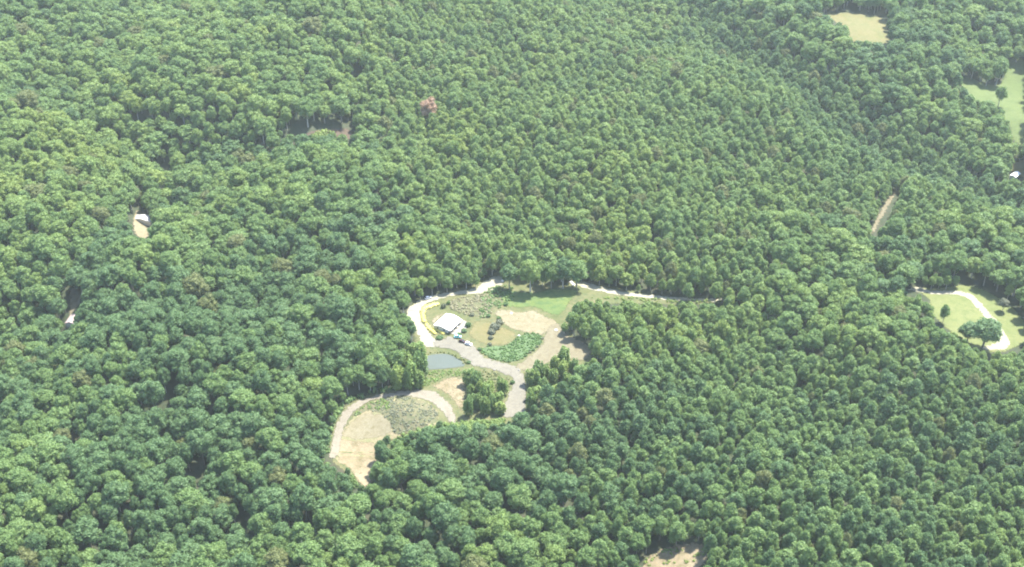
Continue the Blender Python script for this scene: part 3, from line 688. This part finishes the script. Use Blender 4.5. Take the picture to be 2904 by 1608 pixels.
tufts('weeds', c4([(390,590),(500,450),(720,350),(850,330),(860,480),(700,480),(560,490),(450,560)]), 110, .8, .8, M['leaf1'], 'green weeds along the inner edge of the gravel loop')
tufts('scrub', c1([(930,1010),(1280,990),(1300,1060),(1100,1050),(1000,1110),(920,1150),(900,1080)]), 170, .8, .7, M['leaf1'], 'short green growth on the bank below the pond')
tufts('scrub', c1([(1340,1000),(1480,1000),(1600,1045),(1670,1080),(1640,1180),(1560,1200),(1480,1120),(1400,1090),(1310,1090)]), 150, .8, .8, M['leaf4'], 'brownish scrub on the bank inside the bend of the drive')
tufts('scrub', [(1650,845),(1750,850),(1860,858),(2060,860),(2060,852),(1900,850),(1760,842)], 120, 1.2, 1.3, M['leaf0'], 'yellow-green scrub below the gravel road by the tall trees')
tufts('scrub', SPOT_D, 60, .9, .8, M['leaf0'], 'yellow-green growth in the sandy opening at the bottom edge')
tufts('scrub', c1([(1880,1000),(2010,930),(2120,880),(2200,920),(2120,980),(1960,1040),(1860,1060)]), 120, .9, .9, M['leaf2'], 'green scrub on the lower side of the dirt track')
tufts('scrub', c8([(560,770),(640,700),(760,700),(820,780),(700,830)]), 120, 1.8, 2.2, M['leaf0'], 'yellow-green scrub on the brown bank', size=.4)
tufts('pond_reeds', c1([(940,870),(960,850),(1110,845),(1200,870),(1290,930),(1300,970),(1262,960),(1190,885),(1100,852),(1000,862)]), 90, .6, .9, M['leaf4'], 'olive reeds along the upper shore of the pond', 'reeds')
tufts('undergrowth', c4([(150,1060),(135,960),(165,800),(210,650),(290,480),(430,370),(640,290),(880,245),(870,215),(600,250),(360,350),(220,450),(120,700),(60,950),(40,1120),(250,1230),(420,1400),(520,1440),(440,1300),(300,1150),(200,1090)]), 330, 1.7, 2.4, M['leaf2'], 'dark green undergrowth along the outer edge of the gravel loop', size=.34)
tufts('undergrowth', c4([(1660,640),(1760,600),(2100,620),(2200,560),(2260,620),(2100,720),(1700,760),(1200,760),(980,840),(940,800),(1200,715),(1450,660)]), 260, 1.7, 2.2, M['leaf1'], 'green undergrowth along the lower edge of the clearing', size=.34)
tufts('weeds', c4([(250,860),(400,835),(700,870),(740,1000),(700,1290),(560,1430),(460,1270),(300,1090)]), 90, .45, .25, M['leaf_dry'], 'dry weeds on the rutted sand slope', leaves=10, size=.16)
tufts('weeds', c1([(1080,1060),(1260,1050),(1290,1230),(1270,1390),(1120,1230),(1000,1150)]), 80, .45, .25, M['leaf_dry'], 'dry weeds on the eroded sandy bank', leaves=10, size=.16)
tufts('weeds', c1([(1480,470),(1960,520),(2060,590),(1960,700),(1680,660),(1560,560)]), 60, .4, .22, M['leaf_dry'], 'dry weeds scattered on the sandy flat', leaves=10, size=.16)
SHR = [meshdata(shrub_mesh(700+k), 'shrub', M[mm]) for k, mm in enumerate(('leaf3', 'leaf2', 'leaf_grey', 'leaf1'))]
def shrub(px, py, wpx, hm, k, label, group=None):
    x, y, z = at(px, py); s = pxm(px, py)
    o = bpy.data.objects.new('shrub', SHR[k]); COL.objects.link(o); o.location = (x, y, z+.1); R = wpx/s/2
    o.scale = (R, R, hm/1.2); o.rotation_euler = (0, 0, px); return tag(o, label, 'shrub', group)
shrub(1248, 961, 21, 1.7, 0, 'dark rounded shrub at the lower end of the yellow hedge')
shrub(1327, 925, 17, 2.3, 0, 'dark green shrub at the right corner of the patio')
shrub(1316, 941, 17, 1.6, 0, 'dark shrub on the lower right edge of the patio, below the corner shrub')
shrub(1302, 950, 13, 1.2, 1, 'small green shrub beside the aqua car')
shrub(1258, 872, 15, 2.6, 2, 'grey-green shrub at the upper end of the yellow hedge')
shrub(1272, 862, 12, 1.8, 1, 'green shrub between the gravel road and the white-roofed house')
shrub(1453, 1087, 14, 1.6, 0, 'dark shrub on the left verge of the drive')
shrub(1330, 1030, 13, 1.2, 0, 'dark shrub at the right tip of the pond')
shrub(1360, 993, 12, 1.3, 0, 'dark shrub at the left tip of the boggy hollow')
for k, (a, b) in enumerate([(1890,800),(1910,770),(1935,730),(1860,830),(1830,850),(1790,880)]):
    bx, by = c1([(a, b)])[0]; shrub(bx, by, 9, .9, 0 if k % 2 else 2, 'low shrub on the right rim of the boggy hollow, %s' % ['fourth from bottom', 'second from top', 'topmost', 'third from bottom', 'second from bottom', 'bottommost'][k], 'shrubs along the rim of the boggy hollow')
for k, (a, b) in enumerate([(1480,880),(1540,900),(1600,915),(1650,925)]):
    bx, by = c1([(a, b)])[0]; shrub(bx, by, 10, .9, 0 if k % 2 else 1, 'low shrub between the drive and boggy hollow, %s' % ['leftmost', 'second from left', 'second from right', 'rightmost'][k], 'shrubs along the drive')
for k, (a, b) in enumerate([(1420,500),(1470,540),(1330,530),(1560,560),(1620,440)]):
    bx, by = c1([(a, b)])[0]; shrub(bx, by, 14, 1.5, [1, 0, 2, 1, 0][k], ['grey-topped green shrub in the dry scrub above the lawn', 'dark shrub at the lower right end of the dry scrub', 'grey shrub just above the house roof', 'green shrub left of the sandy flat', 'dark shrub at the upper left corner of the sandy flat'][k])
for k, (a, b, w_, h_) in enumerate([(1530,640,30,3.0),(1565,600,22,2.4),(1500,680,22,2.6),(1490,730,15,1.8),(1482,785,13,1.5)]):
    bx, by = c1([(a, b)])[0]; shrub(bx, by, w_, h_, 2, 'grey-green bush on the dry lawn, %s of its row' % ['third from bottom, largest', 'topmost', 'middle', 'second from bottom', 'bottommost'][k] if k not in (0, 2) else ['large grey-green bush on the dry lawn, second from the top of its row', '', 'grey-green bush on the dry lawn, in the middle of its row'][k], 'grey-green bushes on the dry lawn')
# yellow flowering hedge: three runs, one plant band each
def hedge(pts, w, h, label):
    mb = MB(); r = rng; L = []
    for (a, b), (c, d) in zip(pts[:-1], pts[1:]):
        x0, y0, _ = at(a, b); x1, y1, _ = at(c, d); n = max(2, int(math.hypot(x1-x0, y1-y0)/(w*.45)))
        for k in range(n):
            t = k/n; x, y = x0+(x1-x0)*t+r.normal(0, .15), y0+(y1-y0)*t+r.normal(0, .15); q = r.uniform(.85, 1.15)
            L.append([x, y, float(hgt(x, y))+h*.45, w/2*q, w/2*q, h*.55*q])
    o = lobes_to_mesh(np.array(L), r, 90*len(L), .22, core=.88).build('hedge', M['leaf_yellow']); return tag(o, label, 'hedge', 'yellow hedges round the house')
hedge([(1204,876),(1216,871),(1232,866),(1247,862)], 4.2, 1.6, 'yellow flowering hedge along the road above the house')
hedge([(1200,884),(1199,896),(1202,908),(1207,918)], 3.2, 1.4, 'yellow flowering hedge along the road left of the house')
hedge([(1209,922),(1217,932),(1226,941),(1237,950)], 2.4, 1.3, 'yellow hedge strip running diagonally to the drive, roadside one')
hedge([(1230,932),(1241,938),(1252,944),(1261,949)], 1.8, 1.1, 'short yellow hedge strip under the front eave of the house')

# ------------------------------------------------------------------ buildings
def unproj_z(px, py, z):
    a = (px-1452)/FPX; b = -(py-804)/FPX; t = (z-CAM_H)/(-SP+b*CP); return Vector((a*t, (CP+b*SP)*t, z))
def frame_from_roof(corners, zr):
    """corners: roof corner pixels (top, right, bottom, left) at height zr -> centre, heading of the long axis, length, width."""
    P = [unproj_z(a, b, zr) for a, b in corners]
    c = sum(P, Vector())/4
    u = ((P[1]-P[2])+(P[0]-P[3]))/2; v = ((P[0]-P[1])+(P[3]-P[2]))/2
    return c, math.atan2(u.y, u.x), u.length, v.length
def gable_house(name, corners, eave, rise, roof_m, wall_m, label, over=.5, extras=None):
    x, y, g = at(sum(a for a, b in corners)/4, sum(b for a, b in corners)/4)
    c, rz, L, Wd = frame_from_roof(corners, g+eave+rise*.5)
    g = float(hgt(c.x, c.y))
    h = empty(name, (c.x, c.y, g), rz); tag(h, label, 'house')
    l, w = L/2, Wd/2
    MB().side([(-w+over, -0.4), (w-over, -0.4), (w-over, eave), (0, eave+rise*(1-over/w)), (-w+over, eave)], -l+over, l-over).build('wall', wall_m, h).rotation_euler = (0, 0, -math.pi/2)
    t = .16; e2 = eave-rise*over/w*.2
    rf = MB().side([(-w, e2+.05), (0, e2+rise+.05), (w, e2+.05), (w, e2+.05+t), (0, e2+rise+.05+t), (-w, e2+.05+t)], -l, l).build('roof', roof_m, h); rf.rotation_euler = (0, 0, -math.pi/2)
    return h, l, w
HOUSE = [(1269,886),(1300,902),(1268,936),(1230,918)]
h, l, w = gable_house('house', HOUSE, 3.0, 1.0, M['white_roof'], M['wall_pale'], 'low house with a bright white metal roof inside the yellow hedge')
ov = .5
def wbox(x0, x1, y0, y1, z0, z1, nm, mat, par=None): return MB().box(x0, x1, y0, y1, z0, z1).build(nm, mat, par or h)
for a in (-.6, 0.05, .6):
    f = wbox(a*l-.6, a*l+.6, -w+ov-.06, -w+ov-.003, 1.0, 2.2, 'window', M['wall_pale']); wbox(a*l-.5, a*l+.5, -w+ov-.075, -w+ov-.063, 1.1, 2.1, 'pane', M['glass_dark'], f)
for b in (-.45, .45):
    f = wbox(-l+ov-.06, -l+ov-.003, b*w-.6, b*w+.6, 1.0, 2.2, 'window', M['wall_pale']); wbox(-l+ov-.075, -l+ov-.063, b*w-.5, b*w+.5, 1.1, 2.1, 'pane', M['glass_dark'], f)
d = wbox(.3*l-.5, .3*l+.5, -w+ov-.05, -w+ov-.003, 0.05, 2.1, 'door', M['wood']); wbox(.3*l+.35, .3*l+.42, -w+ov-.1, -w+ov-.052, 1.0, 1.1, 'handle', M['metal'], d)
sl = MB().box(-.62*l-.3, -.62*l+.3, -.1*w-1.0, -.1*w+1.0, 0, .35); ob = sl.build('skylight', M['glass_dark'], h); ob.location = (0, -.25*w, 3.75); 
wbox(.5*l-.3, .5*l+.3, .25*w-.3, .25*w+.3, 3.5, 4.7, 'chimney', M['wall_pale'])
# porch along the patio side
for k in range(5): wbox(-l+.4+k*(2*l-.8)/4-.08, -l+.4+k*(2*l-.8)/4+.08, -w-1.9, -w-1.74, 0, 2.6, 'porch_post', M['wood'])
pr = MB().add([(-l, -w+.05, 2.92), (l, -w+.05, 2.92), (l, -w-2.1, 2.6), (-l, -w-2.1, 2.6), (-l, -w+.05, 3.0), (l, -w+.05, 3.0), (l, -w-2.1, 2.68), (-l, -w-2.1, 2.68)], [(0,1,2,3),(7,6,5,4),(0,3,7,4),(1,5,6,2),(0,4,5,1),(3,2,6,7)]).build('porch_roof', M['grey_roof'], h)
PATIO = c1([(1130,680),(1210,580),(1280,570),(1290,640),(1240,680),(1190,700)])
sheet('patio', PATIO, .30, M['patio'], 'pale paved patio on the right side of the house', 'patio', jit=.05, smooth=1)
sheet('terrace', c1([(960,590),(1010,530),(1090,490),(1110,510),(1030,600),(1000,620)]), .28, M['sand'], 'pinkish bare terrace on the left side of the house', 'terrace', smooth=1)
def table(px, py, rz, label):
    x, y, z = at(px, py); t = empty('patio_table', (x, y, z+.3), rz); tag(t, label, 'table', 'tables on the patio')
    MB().box(-.9, .9, -.45, .45, .70, .76).build('table_top', M['wall_pale'], t)
    for a in (-.75, .75):
        for b in (-.35, .35): MB().box(a-.05, a+.05, b-.05, b+.05, 0, .70).build('leg', M['wood'], t)
    for b in (-.85, .85): MB().box(-.9, .9, b-.15, b+.15, .42, .47).add([], []).box(-.7, -.6, b-.12, b+.12, 0, .42).box(.6, .7, b-.12, b+.12, 0, .42).build('bench', M['wood'], t)
table(1296, 930, .6, 'pale picnic table at the upper right of the patio')
table(1283, 940, .2, 'pale picnic table near the lower edge of the patio')
h2, _, _ = gable_house('small_house', [(398,596),(426,622),(412,634),(384,610)], 3.0, 1.6, M['grey_roof'], M['wall_pale'], 'small grey-roofed house beside a sandy yard in the left forest', .3)
MB().box(1.2, 2.2, -.3, .3, 3.2, 5.2).build('chimney', M['wall_pale'], h2)
h3, _, _ = gable_house('small_house', [(206,884),(222,894),(204,920),(188,908)], 2.6, 1.2, M['pink_roof'], M['wall_pale'], 'small house with a pinkish roof and white eave among left trees', .3)
h4, _, _ = gable_house('shed', [(2880,483),(2896,488),(2882,500),(2864,493)], 2.6, 1.0, M['white_roof'], M['wall_pale'], 'white-roofed shed at the right edge of the picture', .3)
h4['category'] = 'shed'

# ------------------------------------------------------------------ cars and rocks
def car(px, py, px2, py2, mat, label, tall=0.0, group='cars parked on the drive'):
    x, y, z = at(px, py); x2, y2, _ = at(px2, py2)
    c = empty('parked_car', (x, y, z+.3), math.atan2(y2-y, x2-x)); tag(c, label, 'car', group)
    hh = tall
    prof = [(-2.2,.35),(-2.25,.75),(-2.1,.95+hh*.3),(-.9,1.0+hh*.3),(1.0,.98),(1.95,.86),(2.2,.7),(2.22,.35)]
    MB().side(prof, -.88, .88).build('body', mat, c)
    MB().side([(-1.95,.96+hh*.3),(-1.55,1.42+hh),(.25,1.45+hh),(1.05,.97)], -.74, .74).build('cabin', M['glass_dark'], c)
    MB().side([(-1.6,1.43+hh),(.28,1.46+hh),(.2,1.52+hh),(-1.5,1.5+hh)], -.72, .72).build('roof', mat, c)
    for a in (-1.35, 1.4):
        for b in (-.9, .9):
            wv = [(a+.33*math.cos(t*.524), .33+.33*math.sin(t*.524)) for t in range(12)]
            wl = MB().side(wv, b-.1, b+.1).build('wheel', M['tyre'], c)
            MB().side([(a+.19*math.cos(t*.785), .33+.19*math.sin(t*.785)) for t in range(8)], b-.115, b+.115).build('rim', M['metal'], wl)
    for b in (-.6, .6): MB().box(2.2, 2.26, b-.18, b+.18, .6, .74).build('headlight', M['wall_pale'], c)
    return c
car(1298, 958, 1310, 957.5, M['car_aqua'], 'pale aqua car parked at the lower edge of the patio', .3)
car(1311, 971, 1322, 974, M['car_maroon'], 'dark maroon car parked on the drive below the aqua car')
car(1329, 978.5, 1341, 981.5, M['car_white'], 'white car parked on the drive, right of the maroon car', .25)
car(1215, 848, 1222, 846, M['car_white'], 'white car parked under the trees at the road bend', .2, None)
def rock(px, py, r_, mat, label, group=None, sq=.7):
    x, y, z = at(px, py); iv, fi = ico(2); rr = np.random.default_rng(int(px*7+py))
    v = iv*(1+rr.normal(0, .08, (len(iv), 1)))*np.array([r_, r_*.85, r_*sq]); v[:, 2] = np.maximum(v[:, 2], -r_*.3)
    o = mesh_obj('boulder', v, fi, mat); o.location = (x, y, z+.1); o.rotation_euler = (0, 0, px); return tag(o, label, 'boulder', group)
rock(1620, 802, 1.5, M['rock'], 'pale boulder under the dark clump, upper one')
rock(1626, 808, 1.3, M['rock'], 'pale boulder under the dark clump, lower one')
rock(1425, 797, 1.1, M['rock'], 'pale boulder at the upper end of the gravel road')
rock(1471, 953, 1.0, M['rock'], 'pale boulder among the lush plants of the boggy hollow')
rock(1450, 889, 1.0, M['rock'], 'pale boulder on the brown sand above the sandy flat')
rock(1577, 937, 1.2, M['rock'], 'pale boulder where the dirt track meets the right-hand trees')
rock(1472, 1051, 1.0, M['rock_dark'], 'dark boulder at the junction of drive and dirt track')
rock(1402, 1050, .9, M['rock_dark'], 'dark boulder on the bank below the drive')

# ------------------------------------------------------------------ air
hz, nt, p = new_mat('thin summer haze')
nt.nodes.remove(p); pv = nt.nodes.new('ShaderNodeVolumePrincipled')
pv.inputs['Color'].default_value = (.86, .97, .95, 1); pv.inputs['Density'].default_value = .00006; pv.inputs['Anisotropy'].default_value = .2
nt.links.new(pv.outputs[0], nt.nodes['Material Output'].inputs['Volume'])
zlo = float(GZ.min())-1
o = MB().box(float(gx[0])-20, float(gx[-1])+20, min(-30, float(gy[0])-20), float(gy[-1])+20, zlo, CAM_H+6).build('haze', hz)
tag(o, 'thin pale blue summer haze over the whole valley', 'haze', kind='stuff')
